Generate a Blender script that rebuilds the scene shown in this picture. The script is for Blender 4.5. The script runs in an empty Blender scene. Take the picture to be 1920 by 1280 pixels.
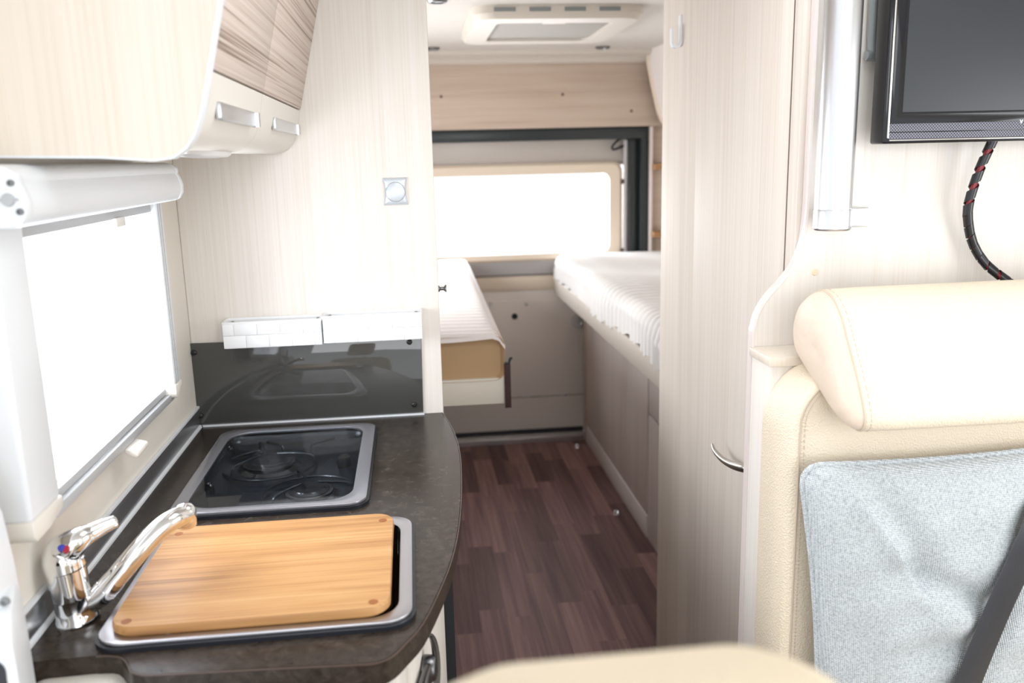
import bpy, bmesh, math, random
from mathutils import Vector, Matrix
random.seed(7)
sc = bpy.context.scene
COL = sc.collection

# ------------------------------------------------------------------ camera
F, YAW, PITCH, ROLL, CAMH = 1625.0, 0.1111, 0.2094, -0.02453, 1.47
cy, sy, cp, sp, cr, sr = (math.cos(YAW), math.sin(YAW), math.cos(PITCH), math.sin(PITCH), math.cos(ROLL), math.sin(ROLL))
FW = Vector((sy*cp, cy*cp, -sp)); R0 = Vector((cy, -sy, 0)); U0 = R0.cross(FW)
RT = cr*R0 + sr*U0; UP = -sr*R0 + cr*U0
EYE = Vector((0, 0, CAMH))
cam = bpy.data.cameras.new('camera'); camo = bpy.data.objects.new('camera', cam); COL.objects.link(camo)
camo.matrix_world = Matrix(((RT.x, UP.x, -FW.x, EYE.x), (RT.y, UP.y, -FW.y, EYE.y), (RT.z, UP.z, -FW.z, EYE.z), (0, 0, 0, 1)))
cam.sensor_width = 36; cam.lens = 36*F/1920; cam.clip_start = 0.02
cam.dof.use_dof = True; cam.dof.focus_distance = 1.5; cam.dof.aperture_fstop = 3.8
sc.camera = camo

# ------------------------------------------------------------------ light
world = bpy.data.worlds.new('daylight'); sc.world = world; world.use_nodes = True
bg = world.node_tree.nodes['Background']; bg.inputs[0].default_value = (0.93, 0.96, 1.0, 1); bg.inputs[1].default_value = 1.15

def area(name, loc, direction, sx, sy_, watts, col=(.97, .985, 1)):
    l = bpy.data.lights.new(name, 'AREA'); l.shape = 'RECTANGLE'; l.size = sx; l.size_y = sy_; l.energy = watts; l.color = col
    o = bpy.data.objects.new(name, l); COL.objects.link(o); o.location = loc
    o.rotation_euler = Vector(direction).to_track_quat('-Z', 'Y').to_euler()
    return o
area('kitchen_window_daylight', (-0.60, 1.33, 1.26), (1, 0, -0.15), 0.52, 0.36, 6)
area('rear_window_daylight', (0.45, 4.62, 1.22), (0, -1, -0.12), 1.1, 0.42, 13)
area('seat_window_daylight', (1.50, 0.62, 1.30), (-1, 0, -0.1), 0.80, 0.55, 6)
area('windscreen_daylight', (0.45, -1.35, 1.55), (0, 1, -0.12), 1.8, 0.9, 15)
area('added_roof_fill', (0.40, 1.02, 2.02), (0, 0, -1), 0.60, 0.55, 3.2)  # unseen overhead lamp, added to brighten partition and divider panel
area('added_rear_fill', (-0.60, 3.10, 1.38), (1, 0, -0.2), 0.9, 0.40, 14)  # unseen side lamp, added to brighten the rear doors and beds
sc.view_settings.view_transform = 'Standard'; sc.view_settings.look = 'None'
sc.view_settings.gamma = 1; sc.view_settings.use_curve_mapping = False
sc.view_settings.exposure = 0.52

# ------------------------------------------------------------------ pixel -> place (photo is 1920 x 1280)
def ray(x, y): return FW + RT*((x-960)/F) - UP*((y-640)/F)
def onx(x, y, X): d = ray(x, y); return EYE + d*(X/d.x)
def ony(x, y, Y): d = ray(x, y); return EYE + d*(Y/d.y)
def onz(x, y, Z): d = ray(x, y); return EYE + d*((Z-CAMH)/d.z)

# ------------------------------------------------------------------ materials
MATS = {}
def nodes(name):
    m = bpy.data.materials.new(name); m.use_nodes = True; MATS[name] = m
    return m, m.node_tree, m.node_tree.nodes['Principled BSDF']
def plain(name, col, rough=.5, metal=0, spec=.5, coat=0, bump=None, sheen=0, emit=None):
    m, nt, b = nodes(name)
    b.inputs['Base Color'].default_value = (*col, 1); b.inputs['Roughness'].default_value = rough
    b.inputs['Metallic'].default_value = metal; b.inputs['Specular IOR Level'].default_value = spec
    b.inputs['Coat Weight'].default_value = coat; b.inputs['Sheen Weight'].default_value = sheen
    if emit: b.inputs['Emission Color'].default_value = (*emit[0], 1); b.inputs['Emission Strength'].default_value = emit[1]
    if bump:
        kind, scale, dist = bump
        tc = nt.nodes.new('ShaderNodeTexCoord')
        t = nt.nodes.new('ShaderNodeTexVoronoi' if kind == 'voronoi' else 'ShaderNodeTexNoise'); t.inputs['Scale'].default_value = scale
        nt.links.new(tc.outputs['Object'], t.inputs['Vector'])
        bp = nt.nodes.new('ShaderNodeBump'); bp.inputs['Distance'].default_value = dist; bp.inputs['Strength'].default_value = .8
        nt.links.new(t.outputs[0], bp.inputs['Height']); nt.links.new(bp.outputs[0], b.inputs['Normal'])
    return m
def ramp(nt, stops):
    r = nt.nodes.new('ShaderNodeValToRGB'); e = r.color_ramp.elements
    while len(e) < len(stops): e.new(.5)
    for el, (p, c) in zip(e, stops): el.position = p; el.color = (*c, 1)
    return r
def wood(name, cols, fine, broad, rough=.4, rnd=0, mixf=.5, bump=0, distort=0, spec=.4):
    """fine / broad are mapping scales per axis: low along the grain"""
    m, nt, b = nodes(name); L = nt.links
    tc = nt.nodes.new('ShaderNodeTexCoord'); vec = tc.outputs['Object']
    if rnd:
        oi = nt.nodes.new('ShaderNodeObjectInfo'); mm = nt.nodes.new('ShaderNodeVectorMath'); mm.operation = 'MULTIPLY_ADD'
        L.new(oi.outputs['Random'], mm.inputs[0]); mm.inputs[1].default_value = (7, 13, 5); L.new(vec, mm.inputs[2]); vec = mm.outputs[0]
    outs = []
    for s, det in ((fine, 3), (broad, 2)):
        mp = nt.nodes.new('ShaderNodeMapping'); mp.inputs['Scale'].default_value = s; L.new(vec, mp.inputs[0])
        n = nt.nodes.new('ShaderNodeTexNoise'); n.inputs['Scale'].default_value = 1; n.inputs['Detail'].default_value = det
        n.inputs['Distortion'].default_value = distort; L.new(mp.outputs[0], n.inputs['Vector']); outs.append(n.outputs[0])
    mx = nt.nodes.new('ShaderNodeMix'); mx.inputs[0].default_value = mixf; L.new(outs[0], mx.inputs[2]); L.new(outs[1], mx.inputs[3])
    r = ramp(nt, cols); L.new(mx.outputs[0], r.inputs[0]); col = r.outputs[0]
    if rnd:
        h = nt.nodes.new('ShaderNodeHueSaturation'); L.new(col, h.inputs['Color'])
        mr = nt.nodes.new('ShaderNodeMapRange'); mr.inputs[3].default_value = 1-rnd; mr.inputs[4].default_value = 1+rnd
        L.new(oi.outputs['Random'], mr.inputs[0]); L.new(mr.outputs[0], h.inputs['Value']); col = h.outputs[0]
    L.new(col, b.inputs['Base Color']); b.inputs['Roughness'].default_value = rough; b.inputs['Specular IOR Level'].default_value = spec
    if bump:
        bp = nt.nodes.new('ShaderNodeBump'); bp.inputs['Distance'].default_value = bump; L.new(outs[0], bp.inputs['Height']); L.new(bp.outputs[0], b.inputs['Normal'])
    return m
CW = [(.28, (.69, .63, .565)), (.42, (.735, .685, .625)), (.55, (.76, .72, .67)), (.70, (.78, .74, .70))]
wood('cream_wood', CW, (260, 260, 3), (36, 36, .5), .42, mixf=.3, spec=.25)
CE = [(.30, (.66, .585, .49)), (.5, (.72, .65, .56)), (.70, (.75, .69, .605))]
wood('cream_wood_warm', CE, (160, 160, 2), (22, 22, .4), .38, mixf=.4)
CT = [(.28, (.59, .515, .45)), (.45, (.655, .59, .525)), (.58, (.685, .625, .565)), (.72, (.71, .655, .60))]
wood('tall_wood', CT, (260, 260, 2.2), (40, 40, .35), .62, mixf=.35, spec=.15)
wood('relief_wood', [(.36, (.20, .14, .115)), (.42, (.42, .335, .285)), (.48, (.56, .47, .41)), (.62, (.64, .555, .50))],
     (6, 1.1, 210), (3, .7, 50), .5, mixf=.28, bump=.0015, distort=.1)
wood('tan_wood', [(.3, (.40, .30, .23)), (.5, (.49, .385, .31)), (.7, (.55, .445, .37))], (2, 30, 45), (.7, 8, 8), .45)
wood('mauve_wood', [(.3, (.62, .535, .50)), (.5, (.70, .62, .59)), (.7, (.74, .67, .64))], (60, 60, 2), (8, 8, 1), .45)
wood('plank_wood', [(.25, (.105, .056, .058)), (.45, (.190, .108, .104)), (.6, (.27, .158, .145)), (.78, (.40, .24, .20))],
     (75, 2.2, 10), (16, .8, 5), .55, rnd=.4, distort=.5, spec=.18)
wood('bamboo', [(.28, (.20, .10, .045)), (.42, (.40, .195, .068)), (.55, (.52, .28, .108)), (.72, (.60, .36, .165))],
     (3, 190, 60), (4, 26, 20), .42, mixf=.5)
wood('bamboo_dark', [(.3, (.22, .07, .02)), (.7, (.36, .13, .04))], (20, 20, 20), (8, 8, 8), .5)
wood('brown_edge', [(.3, (.30, .15, .06)), (.7, (.38, .20, .09))], (8, 40, 40), (4, 8, 8), .5)

def stone():
    m, nt, b = nodes('dark_stone'); L = nt.links
    tc = nt.nodes.new('ShaderNodeTexCoord')
    n = nt.nodes.new('ShaderNodeTexNoise'); n.inputs['Scale'].default_value = 60; n.inputs['Detail'].default_value = 9
    n.inputs['Roughness'].default_value = .68; n.inputs['Distortion'].default_value = .7
    L.new(tc.outputs['Object'], n.inputs['Vector'])
    r = ramp(nt, [(.28, (.018, .0125, .0095)), (.46, (.034, .025, .019)), (.58, (.047, .036, .028)), (.70, (.072, .058, .047))])
    L.new(n.outputs[0], r.inputs[0]); L.new(r.outputs[0], b.inputs['Base Color'])
    b.inputs['Roughness'].default_value = .24; b.inputs['Specular IOR Level'].default_value = .24
stone()
plain('stone_edge', (.085, .055, .042), .3)
plain('white_plastic', (.73, .76, .79), .38)
plain('cream_plastic', (.72, .69, .63), .42)
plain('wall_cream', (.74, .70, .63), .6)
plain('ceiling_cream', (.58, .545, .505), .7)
plain('door_cream', (.74, .675, .625), .5)
plain('door_beige', (.70, .59, .47), .5)
plain('door_grey', (.50, .45, .41), .3)
plain('sill_grey', (.36, .34, .335), .35)
plain('alu', (.62, .63, .65), .32, 1)
plain('silver_plastic', (.60, .65, .70), .3, .25)
plain('alu_satin', (.74, .75, .77), .3, 1)
plain('blind_grey', (.42, .43, .44), .4)
plain('chrome', (.86, .87, .88), .05, 1)
plain('satin_nickel', (.50, .48, .45), .28, 1)
plain('dark_nickel', (.20, .20, .205), .3, 1)
plain('steel', (.58, .58, .62), .36, 1)
plain('lid_print', (.33, .33, .36), .22, .55)
plain('gasket', (.012, .014, .02), .35)
plain('black_enamel', (.016, .020, .025), .2, 0, .7)
plain('black_iron', (.014, .014, .016), .2, 0, .8)
plain('smoked_glass', (.062, .062, .058), .035, 0, .6)
plain('screw_black', (.012, .012, .012), .3)
plain('gloss_black', (.010, .010, .012), .08, 0, .4)
plain('screen', (.026, .030, .034), .33, 0, .45)
plain('charcoal', (.055, .06, .062), .4)
plain('frame_black', (.016, .022, .024), .3)
plain('mid_grey', (.22, .235, .235), .4)
plain('red', (.40, .02, .03), .4)
plain('wire_red', (.22, .012, .02), .4)
plain('blue', (.04, .06, .42), .4)
plain('wrap_black', (.012, .012, .014), .25)
plain('strap_brown', (.045, .018, .018), .7)
plain('belt', (.022, .023, .028), .45, bump=('noise', 400, .0004))
plain('leather', (.76, .66, .52), .45, bump=('voronoi', 330, .0011))
plain('leather_end', (.70, .58, .47), .5, bump=('noise', 40, .003))
plain('thread', (.55, .46, .36), .7)
plain('seat_cloth', (.70, .60, .44), .6, bump=('noise', 150, .002))
plain('sheet', (.74, .72, .71), .85, sheen=.2)
plain('sheet_pink', (.72, .67, .66), .85, sheen=.2)
plain('mattress', (.45, .30, .165), .85)
plain('bed_board', (.66, .62, .54), .5)
plain('bed_rail', (.52, .47, .42), .5)
plain('plinth_white', (.80, .75, .73), .45)
plain('basket_white', (.84, .85, .86), .55)
plain('joint_brown', (.12, .075, .055), .7)
plain('subfloor', (.03, .015, .013), .6)
plain('foam_seal', (.55, .52, .52), .9, bump=('noise', 180, .004))
plain('cap_cream', (.76, .62, .44), .5)
plain('hatch_cream', (.58, .53, .47), .45)
plain('hatch_blind', (.33, .31, .275), .6)

def thin(name, tint, amount, rough=.02):
    """thin sheet of clear material: lets light straight through, reflects at grazing angles"""
    m, nt, b = nodes(name); L = nt.links; nt.nodes.remove(b)
    out = nt.nodes['Material Output']
    tr = nt.nodes.new('ShaderNodeBsdfTransparent'); tr.inputs[0].default_value = (*tint, 1)
    gl = nt.nodes.new('ShaderNodeBsdfGlossy'); gl.inputs['Roughness'].default_value = rough
    fr = nt.nodes.new('ShaderNodeFresnel'); fr.inputs[0].default_value = amount
    ge = nt.nodes.new('ShaderNodeNewGeometry'); inv = nt.nodes.new('ShaderNodeMath'); inv.operation = 'SUBTRACT'; inv.inputs[0].default_value = 1
    L.new(ge.outputs['Backfacing'], inv.inputs[1]); mu = nt.nodes.new('ShaderNodeMath'); mu.operation = 'MULTIPLY'
    L.new(fr.outputs[0], mu.inputs[0]); L.new(inv.outputs[0], mu.inputs[1])
    mx = nt.nodes.new('ShaderNodeMixShader'); L.new(mu.outputs[0], mx.inputs[0]); L.new(tr.outputs[0], mx.inputs[1]); L.new(gl.outputs[0], mx.inputs[2])
    L.new(mx.outputs[0], out.inputs[0])
thin('clear_pane', (.97, .98, 1), 1.3)
thin('lid_glass', (.88, .90, .92), 1.30)
def screen_mesh():
    m, nt, b = nodes('insect_screen'); L = nt.links; nt.nodes.remove(b)
    tr = nt.nodes.new('ShaderNodeBsdfTransparent'); tl = nt.nodes.new('ShaderNodeBsdfTranslucent'); tl.inputs[0].default_value = (.9, .9, .95, 1)
    mx = nt.nodes.new('ShaderNodeMixShader'); mx.inputs[0].default_value = .10
    L.new(tr.outputs[0], mx.inputs[1]); L.new(tl.outputs[0], mx.inputs[2]); L.new(mx.outputs[0], nt.nodes['Material Output'].inputs[0])
screen_mesh()
def weave():
    m, nt, b = nodes('grey_weave'); L = nt.links
    tc = nt.nodes.new('ShaderNodeTexCoord'); mp = nt.nodes.new('ShaderNodeMapping'); mp.inputs['Rotation'].default_value = (0, .75, 0)
    L.new(tc.outputs['Object'], mp.inputs[0])
    sep = nt.nodes.new('ShaderNodeSeparateXYZ'); L.new(mp.outputs[0], sep.inputs[0])
    hs = []
    for k, fq in ((0, 1900), (2, 1500)):
        mu = nt.nodes.new('ShaderNodeMath'); mu.operation = 'MULTIPLY'; mu.inputs[1].default_value = fq; L.new(sep.outputs[k], mu.inputs[0])
        s = nt.nodes.new('ShaderNodeMath'); s.operation = 'SINE'; L.new(mu.outputs[0], s.inputs[0]); hs.append(s)
    ad = nt.nodes.new('ShaderNodeMath'); ad.operation = 'MULTIPLY'; L.new(hs[0].outputs[0], ad.inputs[0]); L.new(hs[1].outputs[0], ad.inputs[1])
    n = nt.nodes.new('ShaderNodeTexNoise'); n.inputs['Scale'].default_value = 300; n.inputs['Detail'].default_value = 3; L.new(tc.outputs['Object'], n.inputs['Vector'])
    mu = nt.nodes.new('ShaderNodeMath'); mu.operation = 'MULTIPLY_ADD'; mu.inputs[1].default_value = .16; L.new(ad.outputs[0], mu.inputs[0]); L.new(n.outputs[0], mu.inputs[2])
    r = ramp(nt, [(.22, (.42, .45, .475)), (.45, (.62, .67, .70)), (.62, (.74, .79, .815)), (.8, (.80, .845, .87))])
    L.new(mu.outputs[0], r.inputs[0]); L.new(r.outputs[0], b.inputs['Base Color']); b.inputs['Roughness'].default_value = .9
    bp = nt.nodes.new('ShaderNodeBump'); bp.inputs['Distance'].default_value = .0012; L.new(ad.outputs[0], bp.inputs['Height']); L.new(bp.outputs[0], b.inputs['Normal'])
weave()
def grille():
    m, nt, b = nodes('perforated_grille'); L = nt.links
    tc = nt.nodes.new('ShaderNodeTexCoord'); ck = nt.nodes.new('ShaderNodeTexChecker'); ck.inputs['Scale'].default_value = 420
    ck.inputs[1].default_value = (.22, .22, .26, 1); ck.inputs[2].default_value = (.04, .04, .05, 1)
    L.new(tc.outputs['Object'], ck.inputs[0]); L.new(ck.outputs[0], b.inputs['Base Color']); b.inputs['Metallic'].default_value = 0; b.inputs['Roughness'].default_value = .5; b.inputs['Specular IOR Level'].default_value = .2
grille()

# ------------------------------------------------------------------ mesh helpers (all in world metres)
class MB:
    def __init__(s): s.v = []; s.f = []
    def add(s, vs, fs):
        n = len(s.v); s.v += [Vector(a) for a in vs]; s.f += [tuple(i+n for i in f) for f in fs]; return s
    def loft(s, loops, cap=(True, True), closed=True):
        n = len(loops[0]); vs = [p for l in loops for p in l]; fs = []
        for k in range(len(loops)-1):
            for i in range(n if closed else n-1):
                j = (i+1) % n; fs.append((k*n+i, k*n+j, (k+1)*n+j, (k+1)*n+i))
        if closed and cap[0]: fs.append(tuple(range(n-1, -1, -1)))
        if closed and cap[1]: fs.append(tuple((len(loops)-1)*n+i for i in range(n)))
        return s.add(vs, fs)
    def box(s, a, b):
        x0, y0, z0 = a; x1, y1, z1 = b
        return s.add([(x0, y0, z0), (x1, y0, z0), (x1, y1, z0), (x0, y1, z0), (x0, y0, z1), (x1, y0, z1), (x1, y1, z1), (x0, y1, z1)],
                     [(0, 3, 2, 1), (4, 5, 6, 7), (0, 1, 5, 4), (1, 2, 6, 5), (2, 3, 7, 6), (3, 0, 4, 7)])
    def prism(s, poly, axis, a, b):
        def P(p, t): return (t, p[0], p[1]) if axis == 'x' else (p[0], t, p[1]) if axis == 'y' else (p[0], p[1], t)
        return s.loft([[P(p, a) for p in poly], [P(p, b) for p in poly]])
    def tube(s, path, r, n=10, cap=True, squash=None):
        path = [Vector(p) for p in path]; rs = r if isinstance(r, (list, tuple)) else [r]*len(path)
        loops = []; prev = None
        for i, p in enumerate(path):
            t = (path[min(i+1, len(path)-1)] - path[max(i-1, 0)]).normalized()
            if prev is None:
                ref = Vector((0, 0, 1)) if abs(t.z) < .9 else Vector((1, 0, 0)); u = t.cross(ref).normalized()
            else: u = (prev - t*prev.dot(t)).normalized()
            w = t.cross(u); prev = u; sw = squash or 1
            loops.append([p + u*(rs[i]*math.cos(a)) + w*(rs[i]*sw*math.sin(a)) for a in [2*math.pi*k/n for k in range(n)]])
        return s.loft(loops, (cap, cap))
    def lathe(s, c, prof, n=24, axis=(0, 0, 1)):
        ax = Vector(axis).normalized(); c = Vector(c); u = ax.orthogonal().normalized(); w = ax.cross(u)
        return s.loft([[c + ax*h + (u*math.cos(t) + w*math.sin(t))*max(r, 1e-5) for t in [2*math.pi*k/n for k in range(n)]] for r, h in prof])
    def ring(s, outer, inner, z0, z1):
        """flat ring plate between two loops of equal count (xy points)"""
        O1 = [(p[0], p[1], z1) for p in outer]; I1 = [(p[0], p[1], z1) for p in inner]; O0 = [(p[0], p[1], z0) for p in outer]; I0 = [(p[0], p[1], z0) for p in inner]
        return s.loft([O0, O1, I1, I0, O0], (False, False))
def rrect(x0, y0, x1, y1, r, n=6):
    out = []
    for cx, cy_, a0 in ((x1-r, y1-r, 0), (x0+r, y1-r, 90), (x0+r, y0+r, 180), (x1-r, y0+r, 270)):
        for k in range(n+1):
            a = math.radians(a0+90*k/n); out.append((cx+r*math.cos(a), cy_+r*math.sin(a)))
    return out
def smooth_path(pts, n=6):
    """Catmull-Rom through points"""
    P = [Vector(p) for p in pts]; out = []
    for i in range(len(P)-1):
        a = P[max(i-1, 0)]; b = P[i]; c = P[i+1]; d = P[min(i+2, len(P)-1)]
        for k in range(n):
            t = k/n; out.append(.5*((2*b) + (c-a)*t + (2*a-5*b+4*c-d)*t*t + (3*b-a-3*c+d)*t**3))
    out.append(P[-1]); return out

def base_of(vs):
    xs = [v.x for v in vs]; ys = [v.y for v in vs]; zs = [v.z for v in vs]
    return Vector(((min(xs)+max(xs))/2, (min(ys)+max(ys))/2, min(zs)))
def obj(name, mb, mat, parent=None, bev=0, seg=2, smooth=35, at=None, props=None):
    if at is None:
        at = base_of(mb.v) if parent is None else world_loc(parent)
    me = bpy.data.meshes.new(name); bm = bmesh.new()
    vs = [bm.verts.new(v - at) for v in mb.v]
    for f in mb.f:
        if len(set(f)) > 2:
            try: bm.faces.new([vs[i] for i in f])
            except ValueError: pass
    bmesh.ops.remove_doubles(bm, verts=bm.verts, dist=1e-6)
    bmesh.ops.recalc_face_normals(bm, faces=bm.faces)
    if bev:
        es = [e for e in bm.edges if len(e.link_faces) == 2 and e.calc_face_angle(0) > math.radians(30)]
        bmesh.ops.bevel(bm, geom=es, offset=bev, segments=seg, affect='EDGES', clamp_overlap=True, profile=.5)
    bm.to_mesh(me); bm.free()
    me.materials.append(MATS[mat])
    if smooth: me.shade_smooth(); me.set_sharp_from_angle(angle=math.radians(smooth))
    o = bpy.data.objects.new(name, me); COL.objects.link(o)
    if parent: o.parent = parent; o.location = at - world_loc(parent)
    else: o.location = at
    if props:
        for k, v in props.items(): o[k] = v
    return o
def world_loc(o):
    v = o.location.copy()
    while o.parent: o = o.parent; v += o.location
    return v
def thing(name, label, cat, loc, group=None):
    o = bpy.data.objects.new(name, None); COL.objects.link(o); o.location = loc; o.empty_display_size = .05
    o['label'] = label; o['category'] = cat
    if group: o['group'] = group
    return o
def tag(o, label, cat, group=None):
    o['label'] = label; o['category'] = cat
    if group: o['group'] = group
    return o
def struct(name, mb, mat, label=None, cat=None, **k):
    o = obj(name, mb, mat, **k); o['kind'] = 'structure'
    if label: o['label'] = label; o['category'] = cat
    return o
def dup(o, parent, loc):
    c = o.copy(); COL.objects.link(c); c.parent = parent; c.location = loc; return c
B = lambda a, b: MB().box(a, b)

# ================================================================== SETTING
WX, RX, CZ, RY = -.475, 1.40, 1.95, 4.38
fl = struct('floor', B((-.70, -1.2, -.05), (1.45, 4.45, -.004)), 'subfloor', 'dark brown wood-look plank floor along the aisle', 'floor')
pw = .0885
plank_me = {}
x = .337 - 5*pw
for col in range(13):
    yv = .5 - random.random()*.3
    while yv < 4.345:
        L = random.choice((.32, .40, .48, .56)); y1 = min(yv+L, 4.345)
        if y1-yv > .02:
            key = round(y1-yv, 3)
            if key not in plank_me:
                p = obj('plank', B((0, 0, -.004), (pw-.0003, y1-yv-.0003, 0)), 'plank_wood', fl, at=Vector((0, 0, 0)), smooth=0)
                plank_me[key] = p; p.location = Vector((x, yv, 0)) - fl.location
            else: dup(plank_me[key], fl, Vector((x, yv, 0)) - fl.location)
        yv = y1
    x += pw

# left wall with window opening
def wall_with_hole(y0, y1, z0, z1, hy0, hy1, hz0, hz1, xa, xb):
    m = MB()
    m.box((xa, y0, z0), (xb, hy0, z1)); m.box((xa, hy1, z0), (xb, y1, z1)); m.box((xa, hy0, z0), (xb, hy1, hz0)); m.box((xa, hy0, hz1), (xb, hy1, z1))
    return m
wl = wall_with_hole(.86, 2.3, 0, CZ, 1.06, 1.61, 1.065, 1.41, WX-.03, WX)
w_ = wall_with_hole(2.3, 4.45, 0, CZ, 2.62, 3.58, 1.15, 1.60, WX-.03, WX); wl.add(w_.v, w_.f)  # rear opening is invented, lets the added side lamp reach the beds
struct('wall_left', wl, 'wall_cream', 'cream side wall behind the kitchen', 'wall')
struct('wall_right', wall_with_hole(-.3, 4.45, 0, CZ, .22, 1.02, 1.0, 1.58, RX, RX+.03), 'wall_cream', 'cream side wall beyond the bench seat', 'wall')
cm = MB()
for a, b in (((-.52, 1.32, CZ), (1.43, 4.45, CZ+.03)), ((-.52, -.3, CZ), (1.43, .72, CZ+.03)), ((-.52, .72, CZ), (.08, 1.32, CZ+.03)), ((.72, .72, CZ), (1.43, 1.32, CZ+.03))): cm.box(a, b)  # roof opening is invented, left for the added overhead lamp
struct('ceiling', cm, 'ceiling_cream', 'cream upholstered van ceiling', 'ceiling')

# partition behind the kitchen
pt = struct('wall_partition', B((WX, 1.856, 0), (.0505, 1.882, CZ)), 'cream_wood', 'tall pale wood partition panel behind the hob', 'wall', bev=.003)

# rear wall: door, black surround, valance, mouldings
rw = struct('wall_rear', MB().box((-.52, 4.40, 0), (.05, 4.45, CZ)).box((1.09, 4.40, 0), (1.43, 4.45, CZ)).box((.05, 4.40, 1.42), (1.09, 4.45, CZ)), 'door_grey', 'grey-beige metal rear wall above the back window', 'wall')
obj('upper_panel', B((-.47, 4.385, 1.435), (1.09, 4.405, 1.60)), 'door_grey', rw, bev=.003)
d1 = struct('door_1', B((-.47, 4.38, .03), (1.09, 4.40, .985)), 'door_cream', 'beige back door lining below the rear window', 'door', bev=.003)
obj('lower_panel', B((-.47, 4.370, .045), (1.08, 4.382, .745)), 'door_cream', d1, bev=.004)
obj('middle_band', B((-.47, 4.373, .80), (1.08, 4.382, .872)), 'door_beige', d1, bev=.004)
sl = [(4.375, .875), (4.36, .885), (4.365, .93), (4.355, .985), (4.40, .985), (4.40, .875)]
obj('window_ledge', MB().prism(sl, 'x', -.47, 1.05), 'sill_grey', d1, bev=.003)
obj('panel_joint', B((-.47, 4.3685, .231), (1.08, 4.3705, .234)), 'joint_brown', d1)
scr = None
for px_, py_ in ((921, 570), (987, 570), (1060, 568), (990, 743), (1063, 740)):
    c = ony(px_, py_, 4.368)
    if scr is None:
        scr = obj('screw', MB().lathe(c, [(.0001, .004), (.006, .004), (.009, 0), (.009, -.004)], 12, (0, -1, 0)), 'alu', d1, at=c)
        scr.location = c - d1.location
    else: dup(scr, d1, c - d1.location)
c = ony(965, 593, 4.368)
obj('latch_hole', MB().lathe(c, [(.0001, .001), (.011, .001), (.013, .004), (.015, .004), (.016, -.003)], 16, (0, -1, 0)), 'gasket', d1)
c = ony(1083, 602, 4.366)
obj('round_vent', MB().lathe(c, [(.0001, .004), (.020, .004), (.022, .010), (.034, .010), (.037, 0)], 24, (0, -1, 0)), 'alu', d1)
struct('trim_1', MB().prism([(4.315, 0), (4.315, .022), (4.335, .036), (4.385, .040), (4.385, 0)], 'x', -.47, .86), 'alu', 'aluminium threshold rail at the foot of the back door', 'threshold')
struct('trim_2', B((-.47, 4.36, .040), (.855, 4.372, .056)), 'gasket', 'black rubber seal above the aluminium threshold', 'seal')
# window in back door
w2 = struct('window_2', MB().loft([[(p[0], yy, p[1]) for p in lp] for yy, lp in
    ((4.395, rrect(-.40, .95, 1.067, 1.438, .05)), (4.36, rrect(-.40, .95, 1.067, 1.438, .05)), (4.348, rrect(-.385, .962, 1.052, 1.425, .045)),
     (4.352, rrect(-.32, .985, 1.000, 1.382, .04)), (4.44, rrect(-.32, .985, 1.000, 1.382, .04)))], (False, False)), 'door_beige', 'bright rear window in a beige rounded frame', 'window')
obj('pane', MB().prism(rrect(-.325, .98, 1.005, 1.387, .04), 'y', 4.43, 4.436), 'clear_pane', w2)
obj('hinge', B((1.058, 4.345, 1.325), (1.075, 4.36, 1.35)), 'joint_brown', w2, bev=.003)
obj('hinge', B((1.058, 4.345, .985), (1.075, 4.36, 1.00)), 'joint_brown', w2, bev=.003)
# black surround
fr = MB().loft([[(-.47, 4.28, 1.545), (-.47, 4.28, 1.607), (-.47, 4.385, 1.607), (-.47, 4.385, 1.545)], [(1.18, 4.28, 1.545), (1.18, 4.28, 1.607), (1.18, 4.385, 1.607), (1.18, 4.385, 1.545)]])
t3 = struct('trim_3', fr, 'frame_black', 'black door surround bar across the top of the back door', 'surround', bev=.004)
obj('post', B((1.140, 4.28, .50), (1.18, 4.385, 1.546)), 'frame_black', t3, bev=.004)
obj('post', B((1.090, 4.31, .50), (1.125, 4.385, 1.546)), 'frame_black', t3, bev=.004)
obj('channel', B((1.123, 4.335, .50), (1.142, 4.385, 1.546)), 'gasket', t3)
obj('fleece_seal', MB().tube(smooth_path([(1.083, 4.355, .50), (1.081, 4.355, 1.0), (1.085, 4.355, 1.54)], 12), .012, 8), 'foam_seal', t3)
obj('cable_loop', MB().tube(smooth_path([ony(1178, 256, 4.36), ony(1160, 262, 4.34), ony(1148, 275, 4.34), ony(1152, 280, 4.34), ony(1170, 273, 4.36)], 6), .006, 8), 'gasket', t3)
# valance + mouldings
val = struct('trim_4', B((-.47, 4.25, 1.603), (1.40, 4.268, 1.905)), 'tan_wood', 'tan wood valance board above the back door', 'valance', bev=.002)
for px_, py_ in ((827, 181), (1055, 177), (1184, 208)):
    c = ony(px_, py_, 4.249); obj('knot', MB().lathe(c, [(.0001, .001), (.005, .001), (.007, 0)], 10, (0, -1, 0)), 'joint_brown', val)
struct('trim_5', MB().prism([(4.14, 1.95), (4.14, 1.938), (4.17, 1.925), (4.19, 1.928), (4.21, 1.908), (4.245, 1.900), (4.26, 1.90), (4.26, 1.95)], 'x', -.47, 1.40), 'hatch_cream', 'cream cornice moulding between ceiling and valance', 'moulding', smooth=60)
# side niche with shelves right of surround
ni = struct('wall_niche', B((1.182, 4.27, .86), (1.40, 4.29, 1.604)), 'tan_wood', 'narrow wood side niche beside the black door surround', 'wall')
obj('niche_side', B((1.181, 4.245, .86), (1.191, 4.272, 1.60)), 'mauve_wood', ni)
for zc in (1.415, 1.085): obj('shelf_edge', B((1.190, 4.20, zc-.022), (1.40, 4.272, zc+.006)), 'brown_edge', ni, bev=.003)

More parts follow.
